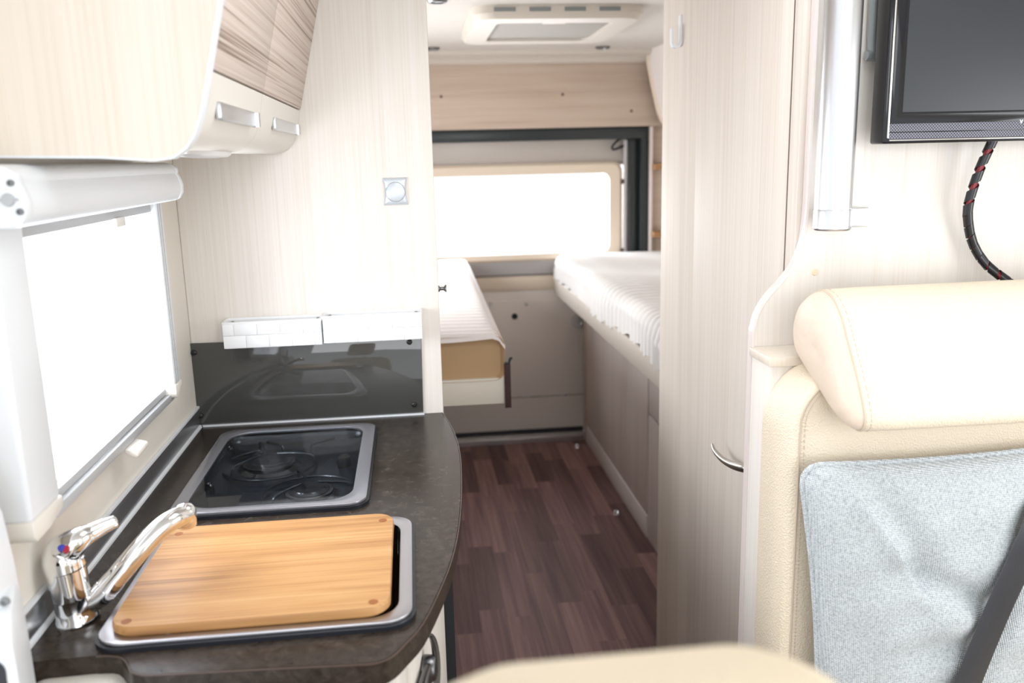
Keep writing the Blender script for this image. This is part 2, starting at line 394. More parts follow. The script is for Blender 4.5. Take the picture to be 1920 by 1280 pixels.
# ================================================================== KITCHEN WINDOW
def xl(loop, xx): return [(xx, p[0], p[1]) for p in loop]
w1o, w1i = rrect(1.045, 1.05, 1.625, 1.425, .02), rrect(1.075, 1.08, 1.595, 1.395, .045)
w1 = struct('window_1', MB().loft([xl(w1o, -.475), xl(w1o, -.467), xl(w1i, -.467), xl(w1i, -.512), xl(w1o, -.512)], (False, False)), 'white_plastic', 'overexposed kitchen window with rounded corners', 'window')
obj('pane', MB().loft([xl(w1i, -.508), xl(w1i, -.503)]), 'clear_pane', w1)
bl = thing('roller_blind', 'white roller blind cassette with side rails around the kitchen window', 'blind', (-.44, 1.31, 1.04))
# cassette: curved section in XZ
cs = [(-.475, 1.4755), (-.425, 1.4755), (-.412, 1.4725), (-.404, 1.4665), (-.402, 1.460), (-.4035, 1.457), (-.400, 1.450), (-.396, 1.437), (-.397, 1.424), (-.402, 1.414), (-.412, 1.410), (-.475, 1.410)]
obj('cassette', MB().prism(cs, 'y', .972, 1.590), 'white_plastic', bl, smooth=50)
cap = [(p[0]+(.002 if i > 0 and i < len(cs)-1 else 0), p[1]) for i, p in enumerate(cs)]
e1 = obj('end_cap', MB().prism(cap, 'y', .955, .974), 'white_plastic', bl, bev=.004)
obj('end_cap', MB().prism(cap, 'y', 1.588, 1.602), 'white_plastic', bl, bev=.004)
for px_, py_, r in ((20, 343, .0035), (38, 397, .0035)):
    c = ony(px_, py_, .954); obj('screw', MB().lathe(c, [(.0001, .0), (r*.5, .0), (r*.6, .002), (r, .002), (r, -.002)], 14, (0, -1, 0)), 'dark_nickel', e1)
c = ony(15, 375, .954)
obj('tension_knob', MB().lathe(c, [(.0001, .003), (.006, .003), (.007, 0), (.007, -.003)], 18, (0, -1, 0)), 'blind_grey', e1)
obj('knob_slot', B((c.x-.010, .952, c.z-.0015), (c.x+.010, .955, c.z+.0015)), 'blind_grey', e1)
# rails: near one is broad, far one slim, each with a foot
for nm, ya, yb, xf in (('near', .962, 1.045, -.437), ('far', 1.572, 1.614, -.437)):
    rl = obj('side_rail', B((-.475, ya, 1.082), (xf, yb, 1.412)), 'white_plastic', bl, bev=.006, seg=3)
    obj('rail_foot', MB().prism([(ya-.002, 1.084), (yb+.002, 1.084), (yb+.001, 1.076), (yb-.004, 1.068), ((ya+yb)/2, 1.060), (ya+.004, 1.058), (ya-.002, 1.066)], 'x', -.475, xf+.002), 'cream_plastic', rl, bev=.003)
    if nm == 'far':
        obj('guide_slot', B((-.4372, 1.579, 1.085), (-.4362, 1.584, 1.408)), 'blind_grey', rl)
        obj('guide_slot', B((-.4372, 1.592, 1.085), (-.4362, 1.595, 1.408)), 'blind_grey', rl)
obj('shade_roll_bar', B((-.466, 1.052, 1.392), (-.446, 1.592, 1.412)), 'blind_grey', bl, bev=.002)
obj('shade_pull', B((-.447, 1.372, 1.380), (-.440, 1.415, 1.395)), 'cream_plastic', bl, bev=.0025)
obj('screen_bottom_bar', MB().box((-.466, 1.050, 1.052), (-.446, 1.594, 1.066)).box((-.466, 1.050, 1.066), (-.454, 1.594, 1.078)), 'blind_grey', bl, bev=.002)
obj('pull_tab', MB().prism([(-.448, 1.052), (-.430, 1.046), (-.428, 1.040), (-.432, 1.036), (-.444, 1.042), (-.448, 1.046)], 'y', 1.31, 1.365), 'cream_plastic', bl, bev=.002)
obj('insect_screen', B((-.4615, 1.05, 1.07), (-.461, 1.594, 1.40)), 'insect_screen', bl)
# steel sill strip above the worktop
ss = obj('sill_strip', B((WX, .955, .918), (WX+.004, 1.850, .962)), 'alu', bev=.001)
tag(ss, 'brushed aluminium upstand strip between worktop and kitchen wall', 'trim strip')
obj('white_bead', MB().prism([(WX+.0035, .919), (WX+.0085, .9195), (WX+.0075, .923), (WX+.0035, .926)], 'y', .955, 1.846), 'white_plastic', ss)
obj('white_bead', B((WX+.0005, .955, .9615), (WX+.006, 1.850, .966)), 'white_plastic', ss)

# ================================================================== WORKTOP
out = [(WX, .950), (-.385, .953), (-.360, .949), (-.345, .934), (-.336, .917), (-.322, .906), (-.30, .903), (-.18, .896), (-.085, .889), (-.062, .889), (-.045, .900),
       (-.030, .925), (-.010, .965), (.012, 1.04), (.032, 1.125), (.048, 1.23), (.060, 1.36), (.068, 1.50), (.070, 1.60), (.067, 1.69), (.058, 1.78), (.047, 1.856), (WX, 1.856)]
op = [Vector((a, b, 0)) for a, b in out]
out_s = [out[0]] + [(v.x, v.y) for v in smooth_path(op[1:-1], 3)] + [out[-1]]
SX0, SX1, SY0, SY1 = -.392, -.0215, .957, 1.273      # sink rim
HX0, HX1, HY0, HY1 = -.408, -.095, 1.336, 1.778     # hob
sink_hole = rrect(SX0+.012, SY0+.012, SX1-.012, SY1-.012, .03); hob_hole = rrect(HX0+.012, HY0+.012, HX1-.012, HY1-.012, .03)
def plate_with_holes(name, outer, holes, z0, z1, mat, parent=None, **k):
    at = Vector((-.2, 1.4, z0)); me = bpy.data.meshes.new(name); bm = bmesh.new()
    for z in (z0, z1):
        es = []
        for lp in [outer]+holes:
            vs = [bm.verts.new(Vector((p[0], p[1], z))-at) for p in lp]
            es += [bm.edges.new((vs[i], vs[(i+1) % len(vs)])) for i in range(len(vs))]
        bmesh.ops.triangle_fill(bm, edges=es, use_beauty=True, use_dissolve=False)
    bm.verts.ensure_lookup_table(); n = sum(len(l) for l in [outer]+holes); o0 = 0
    for lp in [outer]+holes:
        for i in range(len(lp)):
            j = (i+1) % len(lp); bm.faces.new([bm.verts[o0+i], bm.verts[o0+j], bm.verts[n+o0+j], bm.verts[n+o0+i]])
        o0 += len(lp)
    bmesh.ops.recalc_face_normals(bm, faces=bm.faces); bm.to_mesh(me); bm.free()
    me.materials.append(MATS[mat]); me.shade_smooth(); me.set_sharp_from_angle(angle=math.radians(40))
    o = bpy.data.objects.new(name, me); COL.objects.link(o); o.location = at; return o
wt = plate_with_holes('worktop', out_s, [sink_hole, hob_hole], .890, .920, 'dark_stone')
tag(wt, 'dark brown stone-look kitchen worktop with a curved front edge', 'worktop')
edge_path = out_s[1:-1]
def edge_strip(pts, zc, h, proud):
    P = [Vector((a, b, 0)) for a, b in pts]; lo = []
    for i, p in enumerate(P):
        t = (P[min(i+1, len(P)-1)]-P[max(i-1, 0)]).normalized(); nrm = Vector((t.y, -t.x, 0))
        lo.append([p-nrm*.001+Vector((0, 0, zc-h)), p+nrm*proud+Vector((0, 0, zc-h)), p+nrm*proud+Vector((0, 0, zc)), p-nrm*.001+Vector((0, 0, zc))])
    return MB().loft(lo)
obj('edge_banding', edge_strip(edge_path, .9196, .029, .0009), 'dark_stone', wt, smooth=60)
obj('edge_line', edge_strip(edge_path, .9200, .0016, .0012), 'stone_edge', wt, smooth=60)

# ------------------------------------------------------------------ base cabinet under worktop
bc = thing('base_cabinet', 'pale wood kitchen base cabinet with angled corner front under the worktop', 'cabinet', (-.25, 1.4, 0))
poly = [(WX+.005, 1.000), (-.355, 1.000), (-.355, .955), (-.062, .945), (-.062, .930), (-.045, .928), (.020, 1.245), (.020, 1.85), (WX+.005, 1.85)]
obj('body', MB().prism([(WX+.005, 1.02), (-.36, 1.02), (-.36, .965), (-.064, .955), (-.050, .96), (.014, 1.25), (.014, 1.85), (WX+.005, 1.85)], 'z', .06, .70), 'charcoal', bc)
for a, b in (((WX+.005, 1.0, .70), (-.43, 1.85, .889)),): obj('back_rail', B(a, b), 'charcoal', bc)
obj('corner_post', MB().prism([(-.066, .945), (-.050, .925), (-.040, .928), (-.030, .975), (-.05, .985)], 'z', .06, .890), 'cream_wood', bc, bev=.003)
obj('end_panel', B((-.36, .945, .06), (-.060, .958, .889)), 'charcoal', bc)
obj('recess_panel', B((WX+.005, .960, .06), (-.355, .967, .889)), 'charcoal', bc)
dv = Vector((.022+.038, 1.25-.935, 0)).normalized(); dn = Vector((dv.y, -dv.x, 0)); d0 = Vector((-.038, .935, 0))
def diag(s, z, o): return d0 + dv*s + dn*o + Vector((0, 0, z))
def dbox(s0, s1, z0, z1, o0, o1):
    return MB().loft([[diag(s0, z0, o0), diag(s1, z0, o0), diag(s1, z0, o1), diag(s0, z0, o1)], [diag(s0, z1, o0), diag(s1, z1, o0), diag(s1, z1, o1), diag(s0, z1, o1)]])
dr = obj('drawer_front', dbox(.012, .322, .62, .878, -.018, 0), 'cream_wood', bc, bev=.003)
obj('door_front', dbox(.012, .322, .08, .612, -.018, 0), 'cream_wood', bc, bev=.003)
hs, hz = .115, .800
obj('pull_ring', MB().tube([diag(hs + .040*math.cos(a)*.55, hz + .055*math.sin(a), .012+.006*math.cos(a)) for a in [math.radians(-90+12*k) for k in range(16)]], [.0015+.004*math.sin(math.pi*min(max((k+.5)/16, .08), .92)) for k in range(16)], 8), 'dark_nickel', dr)
obj('pull_lever', dbox(hs-.055, hs+.012, hz-.014, hz+.014, .004, .016), 'dark_nickel', dr, bev=.004, seg=3)
obj('pull_boss', MB().lathe(diag(hs+.012, hz, .002), [(.018, 0), (.018, .012), (.015, .017), (.0001, .018)], 20, dn), 'dark_nickel', dr)
obj('black_side', B((.0145, 1.252, .0), (.037, 1.846, .888)), 'gasket', bc)
obj('toe_kick', B((-.40, 1.03, .0), (.005, 1.84, .062)), 'gasket', bc)
# small housing with silver plate below recessed worktop corner
lk = thing('latch_housing', 'cream latch housing with silver plate under the worktop corner', 'latch', (-.40, .93, .80))
hp = rrect(-.462, .80, -.345, .897, .022)
obj('housing', MB().loft([[(p[0], .961, p[1]) for p in hp], [(p[0], .928, p[1]) for p in hp]]), 'cream_plastic', lk, bev=.004)
obj('recess', B((-.428, .9265, .835), (-.366, .9290, .887)), 'blind_grey', lk)
obj('silver_plate', MB().loft([[(a, .9270-.010*t, .83+.052*(1-t)) for a in (-.426, -.368)] + [(a, .9285-.010*t, .83+.052*(1-t)) for a in (-.368, -.426)] for t in (0, .5, 1)]), 'alu_satin', lk)

# ------------------------------------------------------------------ hob
hb = thing('gas_hob', 'two burner black gas hob under a grey framed glass lid', 'hob', ((HX0+HX1)/2, (HY0+HY1)/2, .875))
bo = rrect(HX0+.014, HY0+.014, HX1-.014, HY1-.014, .03)
def inset(lo, k): c = (sum(p[0] for p in lo)/len(lo), sum(p[1] for p in lo)/len(lo)); return [(c[0]+(p[0]-c[0])*k, c[1]+(p[1]-c[1])*k) for p in lo]
zl = lambda lo, z: [(p[0], p[1], z) for p in lo]
obj('bowl', MB().loft([zl(bo, .926), zl(bo, .918), zl(inset(bo, .97), .906), zl(inset(bo, .88), .893), zl(inset(bo, .74), .888), zl(inset(bo, .4), .887)], (False, True)), 'black_enamel', hb, smooth=60)
obj('gasket', MB().ring(rrect(HX0-.004, HY0-.004, HX1+.004, HY1+.004, .034), bo, .9195, .926), 'gasket', hb)
hin = rrect(HX0+.022, HY0+.020, HX1-.024, HY1-.022, .045)
lid = obj('lid_frame', MB().ring(rrect(HX0, HY0, HX1, HY1, .032), hin, .926, .931), 'lid_print', hb, bev=.0012)
obj('lid_glass', MB().loft([zl(hin, .927), zl(hin, .9305)]), 'lid_glass', lid)
for cx_, cy_, r in ((onz(580, 922, .895).x, onz(580, 922, .895).y, .038), (onz(505, 868, .895).x, onz(505, 868, .895).y, .046)):
    b = obj('burner', MB().lathe((cx_, cy_, .887), [(r+.016, 0), (r+.012, .002), (r+.004, .004), (r, .008), (r-.002, .013), (r-.010, .014), (r-.012, .016), (.0001, .017)], 28), 'black_iron', hb)
    obj('flame_ring', MB().lathe((cx_, cy_, .895), [(r+.004, 0), (r+.004, .003), (r-.004, .004), (r-.004, 0)], 28), 'dark_nickel', b)
    ps = MB()
    for k in range(3):
        a = math.radians(90+120*k+20); dx, dy = math.cos(a), math.sin(a)
        ps.tube(smooth_path([(cx_+dx*(r+.045), cy_+dy*(r+.045), .892), (cx_+dx*(r+.042), cy_+dy*(r+.042), .910), (cx_+dx*(r+.020), cy_+dy*(r+.020), .915), (cx_+dx*.018, cy_+dy*.018, .915)], 4), .0028, 6)
    ps.tube([(cx_+(r+.045)*math.cos(math.radians(t)), cy_+(r+.045)*math.sin(math.radians(t)), .894) for t in range(0, 361, 15)], .0024, 6, cap=False)
    obj('pan_support', ps, 'black_enamel', hb)
for px_, py_, r in ((645, 858, .013), (432, 843, .008), (393, 912, .008)):
    c = onz(px_, py_, .905); obj('rubber_stud', MB().lathe(c, [(r, -.016), (r, .003), (r*.7, .006), (r*.45, .003), (.0001, .002)], 18), 'black_iron', hb)
for xa_, xb_ in ((-.225, -.18), (-.315, -.28)):
    fx = xa_ if xa_ > -.3 else xb_
    obj('grate_bar', MB().tube(smooth_path([(fx, 1.712, .888), (fx, 1.713, .905), (fx+(xa_+xb_-2*fx)*.15, 1.718, .911), (xa_+xb_-fx, 1.742, .911)], 4), .0030, 6), 'black_iron', hb)

# ------------------------------------------------------------------ sink + board
sk = thing('sink', 'steel inset sink with wide flat rim below the bamboo board', 'sink', ((SX0+SX1)/2, (SY0+SY1)/2, .77))
si = rrect(SX0+.018, SY0+.013, SX1-.017, SY1-.020, .036)
obj('gasket', MB().ring(rrect(SX0-.004, SY0-.004, SX1+.004, SY1+.004, .036), rrect(SX0+.013, SY0+.013, SX1-.013, SY1-.013, .03), .9195, .9255), 'gasket', sk)
obj('rim', MB().ring(rrect(SX0, SY0, SX1, SY1, .034), si, .9255, .9305), 'steel', sk, bev=.0012)
obj('basin', MB().loft([zl(si, .930), zl(inset(si, .985), .915), zl(inset(si, .95), .80), zl(inset(si, .86), .782), zl(inset(si, .1), .779)], (False, True)), 'chrome', sk, smooth=60)
obj('drain', MB().lathe(((SX0+SX1)/2, 1.13, .779), [(.035, 0), (.035, .002), (.028, .003), (.024, .001), (.0001, .001)], 20), 'dark_nickel', sk)
cb = thing('cutting_board', 'bamboo cutting board with dark corner plugs covering the sink', 'cutting board', (-.216, 1.142, .928))
bb = rrect(-.377, .968, -.048, 1.255, .028, 8)
bo_ = MB().loft([zl(inset(bb, .985), .9307), zl(bb, .934), zl(bb, .941), zl(inset(bb, .993), .9440)])
obj('board', bo_, 'bamboo', cb, smooth=25)
for px_, py_ in ((228, 1168), (331, 999), (723, 973), (706, 1130)):
    c = onz(px_, py_, .9441); c = c.lerp(Vector((-.211, 1.106, .9441)), .028); obj('corner_plug', MB().lathe(c, [(.006, -.006), (.006, .0003), (.0001, .0004)], 16), 'bamboo_dark', cb)

# ------------------------------------------------------------------ tap
TC = Vector((-.437, 1.043, .92))
tp = thing('mixer_tap', 'chrome single lever mixer tap with swivel spout beside the sink', 'tap', TC)
tilt = Vector((-.10, .02, 1)).normalized()
obj('base_body', MB().lathe(TC, [(.0265, 0), (.0262, .003), (.0235, .007), (.0225, .016), (.0222, .030), (.0225, .0305)], 32, tilt), 'chrome', tp)
obj('upper_body', MB().lathe(TC+tilt*.031, [(.0225, 0), (.0228, .002), (.0235, .034), (.0238, .037)], 32, tilt), 'chrome', tp)
cp0 = TC+tilt*.069
lp = smooth_path([cp0, cp0+tilt*.010, cp0+tilt*.022+Vector((.004, .002, 0)), ony(143, 1014, 1.046), ony(168, 1000, 1.058), ony(193, 987, 1.070), ony(219, 976, 1.082)], 5)
rl_ = [(0, .0243), (5, .0246), (10, .0225), (15, .0165), (20, .0122), (25, .0100), (29, .0082), (30, .0050)]
def lerp_r(i):
    for (a_, ra), (b_, rb) in zip(rl_, rl_[1:]):
        if i <= b_: return ra+(rb-ra)*(i-a_)/(b_-a_)
    return rl_[-1][1]
hd = obj('lever', MB().tube(lp, [lerp_r(i) for i in range(len(lp))], 20), 'chrome', tp, smooth=75)
cc = ony(119, 1028, 1.026); dirn = (EYE-cc).normalized()+Vector((-.2, 0, .5))
obj('hot_dot', MB().lathe(cc+Vector((.0022, 0, -.0008)), [(.0042, -.010), (.0042, .0015), (.0001, .002)], 16, dirn), 'red', hd)
obj('cold_dot', MB().lathe(cc+Vector((-.0022, 0, .0008)), [(.0042, -.010), (.0042, .0012), (.0001, .0016)], 16, dirn), 'blue', hd)
s0 = TC+Vector((.012, .004, .018))
spt = smooth_path([s0, onz(192, 1112, .948), onz(245, 1050, .985), onz(290, 1000, 1.010), onz(322, 975, 1.020), onz(347, 965, 1.018)], 6)
n_ = len(spt)
obj('spout', MB().tube(spt, [.0145 if i < 9 else .0135+.001*math.sin(i) * 0 for i in range(n_)], 18), 'chrome', tp, smooth=60)
obj('spout_collar', MB().tube([spt[6], spt[7]], .0152, 18), 'chrome', tp)
tip = spt[-1]
obj('spout_outlet', MB().lathe(tip+Vector((0, .002, -.018)), [(.0105, 0), (.0125, .002), (.0140, .012), (.0140, .020), (.0125, .028), (.008, .032), (.0001, .034)], 20), 'chrome', tp, smooth=60)

# ------------------------------------------------------------------ splash panel on partition
sp_ = thing('splash_panel', 'smoked glass splashback fixed with four black screws behind the hob', 'splashback', (-.23, 1.85, .925))
pp = [ony(a, b, 1.848) for a, b in ((342, 645), (790, 628), (794, 773), (375, 797), (356, 786))]
obj('glass', MB().loft([[(p.x, 1.850, p.z) for p in pp], [(p.x, 1.8565, p.z) for p in pp]]), 'smoked_glass', sp_, bev=.001)
for a, b in ((363, 661), (376, 779), (768, 641), (777, 758)):
    c = ony(a, b, 1.849); obj('screw', MB().lathe(c, [(.0001, .003), (.003, .003), (.0035, .005), (.0055, .004), (.006, -.002)], 16, (0, -1, 0)), 'screw_black', sp_)
obj('sealant_bead', B((-.465, 1.846, .9195), (.008, 1.8565, .9235)), 'white_plastic', sp_)

# ------------------------------------------------------------------ baskets
for i, (xa, xb, za, zb, lab) in enumerate(((-.396, -.196, 1.098, 1.152, 'white woven strap basket hung on the partition nearer the kitchen window'),
                                         (-.194, .012, 1.100, 1.156, 'white woven strap basket hung on the partition nearer the doorway edge'))):
    bk = thing('storage_basket', lab, 'basket', ((xa+xb)/2, 1.835, za), 'white baskets above the splashback')
    o_, i_ = rrect(xa, 1.800, xb, 1.8555, .006, 3), rrect(xa+.003, 1.803, xb-.003, 1.8525, .004, 3)
    obj('shell', MB().loft([zl(o_, za), zl(o_, zb), zl(i_, zb), zl(i_, zb-.022)], (True, True)), 'basket_white', bk)
    obj('rim', MB().ring(rrect(xa-.0015, 1.7985, xb+.0015, 1.8558, .007, 3), rrect(xa+.0042, 1.8042, xb-.0042, 1.8513, .004, 3), zb-.005, zb+.001), 'basket_white', bk, bev=.0008)
    w = (xb-xa)/4.3
    for row, (z0, z1) in enumerate(((za+.001, za+.0268), (za+.0272, zb-.004))):
        xs = xa + (-.5*w if (row+i) % 2 else 0)
        while xs < xb:
            a, b = max(xs, xa+.001), min(xs+w-.0004, xb-.001)
            if b-a > .004: obj('woven_strap', B((a, 1.7975, z0), (b, 1.8005, z1)), 'basket_white', bk, bev=.0007)
            xs += w
    for a in (xa+.012, xb-.012): obj('eyelet', MB().lathe((a, 1.8515, zb-.008), [(.0035, 0), (.0035, .002), (.0001, .002)], 10, (0, -1, 0)), 'satin_nickel', bk)

# ------------------------------------------------------------------ light switch
sw = thing('light_switch', 'square silver wall switch with a round button on the partition', 'switch', (-.03, 1.85, 1.378))
sq = []
for (x0, z0), (x1, z1) in (((-.056, 1.378), (-.005, 1.378)), ((-.005, 1.378), (-.005, 1.434)), ((-.005, 1.434), (-.056, 1.434)), ((-.056, 1.434), (-.056, 1.378))):
    for k in range(8):
        t = k/8; d = .0035*math.sin(math.pi*t); X_, Z_ = x0+(x1-x0)*t, z0+(z1-z0)*t
        sq.append((X_+(d if x0 == x1 == -.056 else -d if x0 == x1 else 0), Z_+(0)))
obj('plate', MB().loft([[(p[0], yy, p[1]) for p in inset(sq, k)] for yy, k in ((1.8565, 1), (1.853, 1), (1.849, .93), (1.847, .8))]), 'silver_plastic', sw, smooth=50)
obj('button_gap', MB().lathe((-.0305, 1.8475, 1.405), [(.0205, -.002), (.0205, .001), (.0001, .001)], 32, (0, -1, 0)), 'mid_grey', sw)
obj('button', MB().lathe((-.0305, 1.848, 1.405), [(.0195, -.002), (.0195, .003), (.018, .004), (.0001, .0035)], 32, (0, -1, 0)), 'silver_plastic', sw, smooth=50)
# door knob at partition edge
kb = obj('door_knob', MB().lathe((.050, 1.869, 1.195), [(.007, 0), (.007, .003), (.004, .005), (.004, .012), (.008, .016), (.009, .018), (.0001, .018)], 16, (1, 0, 0)), 'dark_nickel')
tag(kb, 'small dark metal knob on the edge of the partition', 'knob')

# ================================================================== OVERHEAD CABINET
oc = thing('overhead_cabinet', 'pale overhead kitchen cabinet with brown relief doors above the window', 'cabinet', (-.35, 1.45, 1.474))
def front_x(z):
    pts = [(1.574, -.213), (1.784, -.162), (1.95, -.121)]
    for (za, xa), (zb, xb) in zip(pts, pts[1:]):
        if z <= zb: return xa+(xb-xa)*(z-za)/(zb-za)
    return pts[-1][1]
endp = [(WX, 1.485), (-.34, 1.481), (-.285, 1.4765), (-.262, 1.479), (-.247, 1.489), (-.237, 1.503), (-.228, 1.525), (-.2185, 1.560), (-.207, 1.605), (-.158, 1.80), (-.119, 1.95), (WX, 1.95)]
ep = obj('end_panel', MB().prism(endp, 'y', 1.030, 1.048), 'cream_wood_warm', oc, smooth=30)
lo = []
for i, p in enumerate(endp[:-1]):
    a = Vector((endp[max(i-1, 0)][0], 0, endp[max(i-1, 0)][1])); b = Vector((endp[i+1][0], 0, endp[i+1][1])); t = (b-a).normalized(); n = Vector((t.z, 0, -t.x)); q = Vector((p[0], 0, p[1]))
    lo.append([q+n*.0015+Vector((0, 1.0295, 0)), q+n*.0015+Vector((0, 1.0485, 0)), q-n*.001+Vector((0, 1.0485, 0)), q-n*.001+Vector((0, 1.0295, 0))])
obj('edge_strip', MB().loft(lo), 'white_plastic', ep, smooth=50)
bod = [(WX, 1.492), (-.262, 1.492), (-.246, 1.510), (-.232, 1.56), (-.142, 1.95), (WX, 1.95)]
obj('body', MB().prism(bod, 'y', 1.047, 1.8555), 'cream_wood_warm', oc)
valp = [(-.215, 1.5725), (-.2195, 1.548), (-.225, 1.525), (-.233, 1.507), (-.245, 1.495), (-.262, 1.488), (-.30, 1.4875), (-.30, 1.494), (-.262, 1.494), (-.250, 1.502), (-.240, 1.514), (-.233, 1.53), (-.228, 1.55), (-.226, 1.5725)]
for ya, yb, (hx0, hx1, hy) in ((1.049, 1.3925, (406, 474, 217)), (1.3955, 1.854, (511, 553, 238))):
    zt = [1.575+i*(1.949-1.575)/4 for i in range(5)]
    dp = [(front_x(z), z) for z in zt] + [(front_x(z)-.016, z) for z in reversed(zt)]
    d = obj('door', MB().prism(dp, 'y', ya, yb), 'relief_wood', oc, bev=.0012)
    v = obj('lower_rail', MB().prism(valp, 'y', ya, yb), 'cream_plastic', d, smooth=50)
    xa = -.222; a = onx(hx0, hy-8, xa); b = onx(hx1, hy+6, xa); zc = (a.z+b.z)/2
    obj('handle', B((xa-.002, a.y, zc-.0105), (xa+.006, b.y, zc+.0105)), 'alu', d, bev=.003)
    obj('handle_roll', MB().tube([(xa+.006, b.y-.008, zc-.011), (xa+.006, b.y-.008, zc+.009)], .006, 12), 'alu', d)
obj('door_joint', MB().prism([(front_x(z)-.003, z) for z in (1.575, 1.66, 1.784, 1.945)]+[(front_x(z)-.014, z) for z in (1.945, 1.784, 1.66, 1.575)], 'y', 1.3915, 1.3965), 'joint_brown', oc)
obj('under_light', MB().loft([[(-.285+.022*math.cos(t)*k, 1.30+.14*math.sin(t)*k, z) for t in [2*math.pi*q/28 for q in range(28)]] for k, z in ((1, 1.490), (1, 1.484), (.85, 1.4805), (.2, 1.479))]), 'alu_satin', oc, smooth=50)

# ================================================================== NEAR LEFT PILLAR TRIM
pl = thing('door_pillar_trim', 'white plastic sliding door pillar trim with a black pocket beside the worktop', 'trim', (-.45, .86, 0))
obj('lower_box', MB().loft([[(-.62, y0, z), (xr, y0, z), (xr2, .905, z), (-.62, .905, z)] for z, y0, xr, xr2 in ((0, .80, -.396, -.430), (.99, .80, -.3965, -.431), (1.026, .803, -.399, -.432), (1.044, .835, -.410, -.436))]), 'white_plastic', pl, bev=.005, seg=3)
obj('upper_column', MB().loft([[(-.62, .84, z), (xr-.006, .84, z), (xr, .855, z), (xr, .905, z), (-.62, .905, z)] for z, xr in ((1.0, -.433), (1.06, -.4345), (1.09, -.4365), (1.12, -.439), (1.15, -.448), (1.18, -.462), (1.22, -.47), (CZ, -.47))]), 'white_plastic', pl, smooth=60)
obj('pocket', MB().loft([[(p[0], .799, p[1]) for p in rrect(-.60, .55, -.407, 1.012, .014)], [(p[0], .806, p[1]) for p in rrect(-.60, .55, -.407, 1.012, .014)]]), 'gasket', pl)
c = ony(6, 1131, .838); obj('screw', MB().lathe(c+Vector((0, .003, 0)), [(.0001, .0), (.0022, 0), (.0025, .002), (.0045, .002), (.005, -.002)], 14, (0, -1, 0)), 'mid_grey', pl)

# ================================================================== TALL CABINET (aisle side)
wd = thing('wardrobe', 'tall pale wood wardrobe with a horn handle facing the aisle', 'wardrobe', (1.0, 1.8, 0))
obj('body', B((.652, 1.40, 0), (1.395, 2.196, CZ-.001)), 'tall_wood', wd)
obj('front_stile', B((.640, 1.40, 0), (.655, 1.437, CZ-.001)), 'tall_wood', wd, bev=.0015)
wdd = obj('door', B((.640, 1.4435, .04), (.655, 1.931, CZ-.02)), 'tall_wood', wd, bev=.0015)
obj('gap_shade_strip', B((.6415, 1.4365, 0), (.653, 1.444, CZ-.001)), 'joint_brown', wd)  # dark strip fills the gap beside the door, shade put into its colour
obj('rear_stile', B((.6405, 1.9325, 0), (.655, 2.199, CZ-.001)), 'tall_wood', wd, bev=.004)
hp_ = smooth_path([onx(1335, 831, .601), onx(1340, 845, .601), onx(1355, 861, .604), onx(1375, 872, .609), onx(1398, 878, .617), onx(1412, 880, .630), onx(1422, 880, .642)], 4)
obj('horn_handle', MB().tube(hp_, [.0012+.0078*min(1, (i/14))**.7 for i in range(len(hp_))], 14), 'satin_nickel', wdd, smooth=70)
hk = obj('coat_hook', MB().loft([[(.6405, y, 1.782), (.6365, y, 1.780), (.6365, y, 1.722), (.6335, y, 1.716), (.627, y, 1.714), (.6225, y, 1.717), (.621, y, 1.724), (.620, y, 1.752), (.6165, y, 1.752), (.6165, y, 1.720), (.620, y, 1.711), (.628, y, 1.708), (.637, y, 1.711), (.6405, y, 1.718)] for y in (2.045, 2.062)]), 'white_plastic', smooth=40)
tag(hk, 'white J shaped coat hook high on the wardrobe', 'hook')

# ================================================================== PANEL WITH CURVED EDGE behind bench
PY = 1.38
cur = [(.652, 1.948), (.652, 1.40), (.651, 1.36), (.646, 1.318), (.633, 1.283), (.612, 1.255), (.590, 1.231), (.575, 1.207), (.567, 1.180), (.565, 1.145), (.565, .90), (.565, 0)]
cs_ = [cur[0]] + [(v.x, v.y) for v in smooth_path([Vector((a, b, 0)) for a, b in cur[1:-1]], 4)] + [cur[-1]]
pn = thing('seat_divider_panel', 'pale wood divider panel with an S curved edge behind the bench seat', 'panel', (1.0, PY, 0))
obj('board', MB().prism(cs_ + [(1.398, 0), (1.398, 1.948)], 'y', PY, PY+.0195), 'cream_wood', pn)
lo = []
for i, p in enumerate(cs_):
    a = Vector((*cs_[max(i-1, 0)], 0)); b = Vector((*cs_[min(i+1, len(cs_)-1)], 0)); t = (b-a).normalized(); n = Vector((t.y, -t.x))
    q = Vector(p)
    lo.append([(q.x+n.x*k, yy, q.y+n.y*k) for k, yy in ((.002, PY+.001), (.002, PY+.0185), (-.0015, PY+.0195), (-.0015, PY-.0006))] )
obj('edge_band', MB().loft(lo), 'mauve_wood', pn, smooth=60)
c = ony(1528, 510, PY); obj('screw_cap', MB().lathe(c, [(.0001, .002), (.005, .0018), (.006, 0), (.006, -.001)], 16, (0, -1, 0)), 'cap_cream', pn)
# ledge box beside the backrest
lb = thing('seat_side_post', 'pale wood side post with small ledge top beside the bench backrest', 'post', (.60, 1.34, 0))
obj('ledge', B((.558, 1.292, 1.131), (.66, 1.3793, 1.146)), 'cream_wood_warm', lb, bev=.002)
obj('post', B((.563, 1.300, 0), (.645, 1.3793, 1.131)), 'cream_wood', lb, bev=.002)

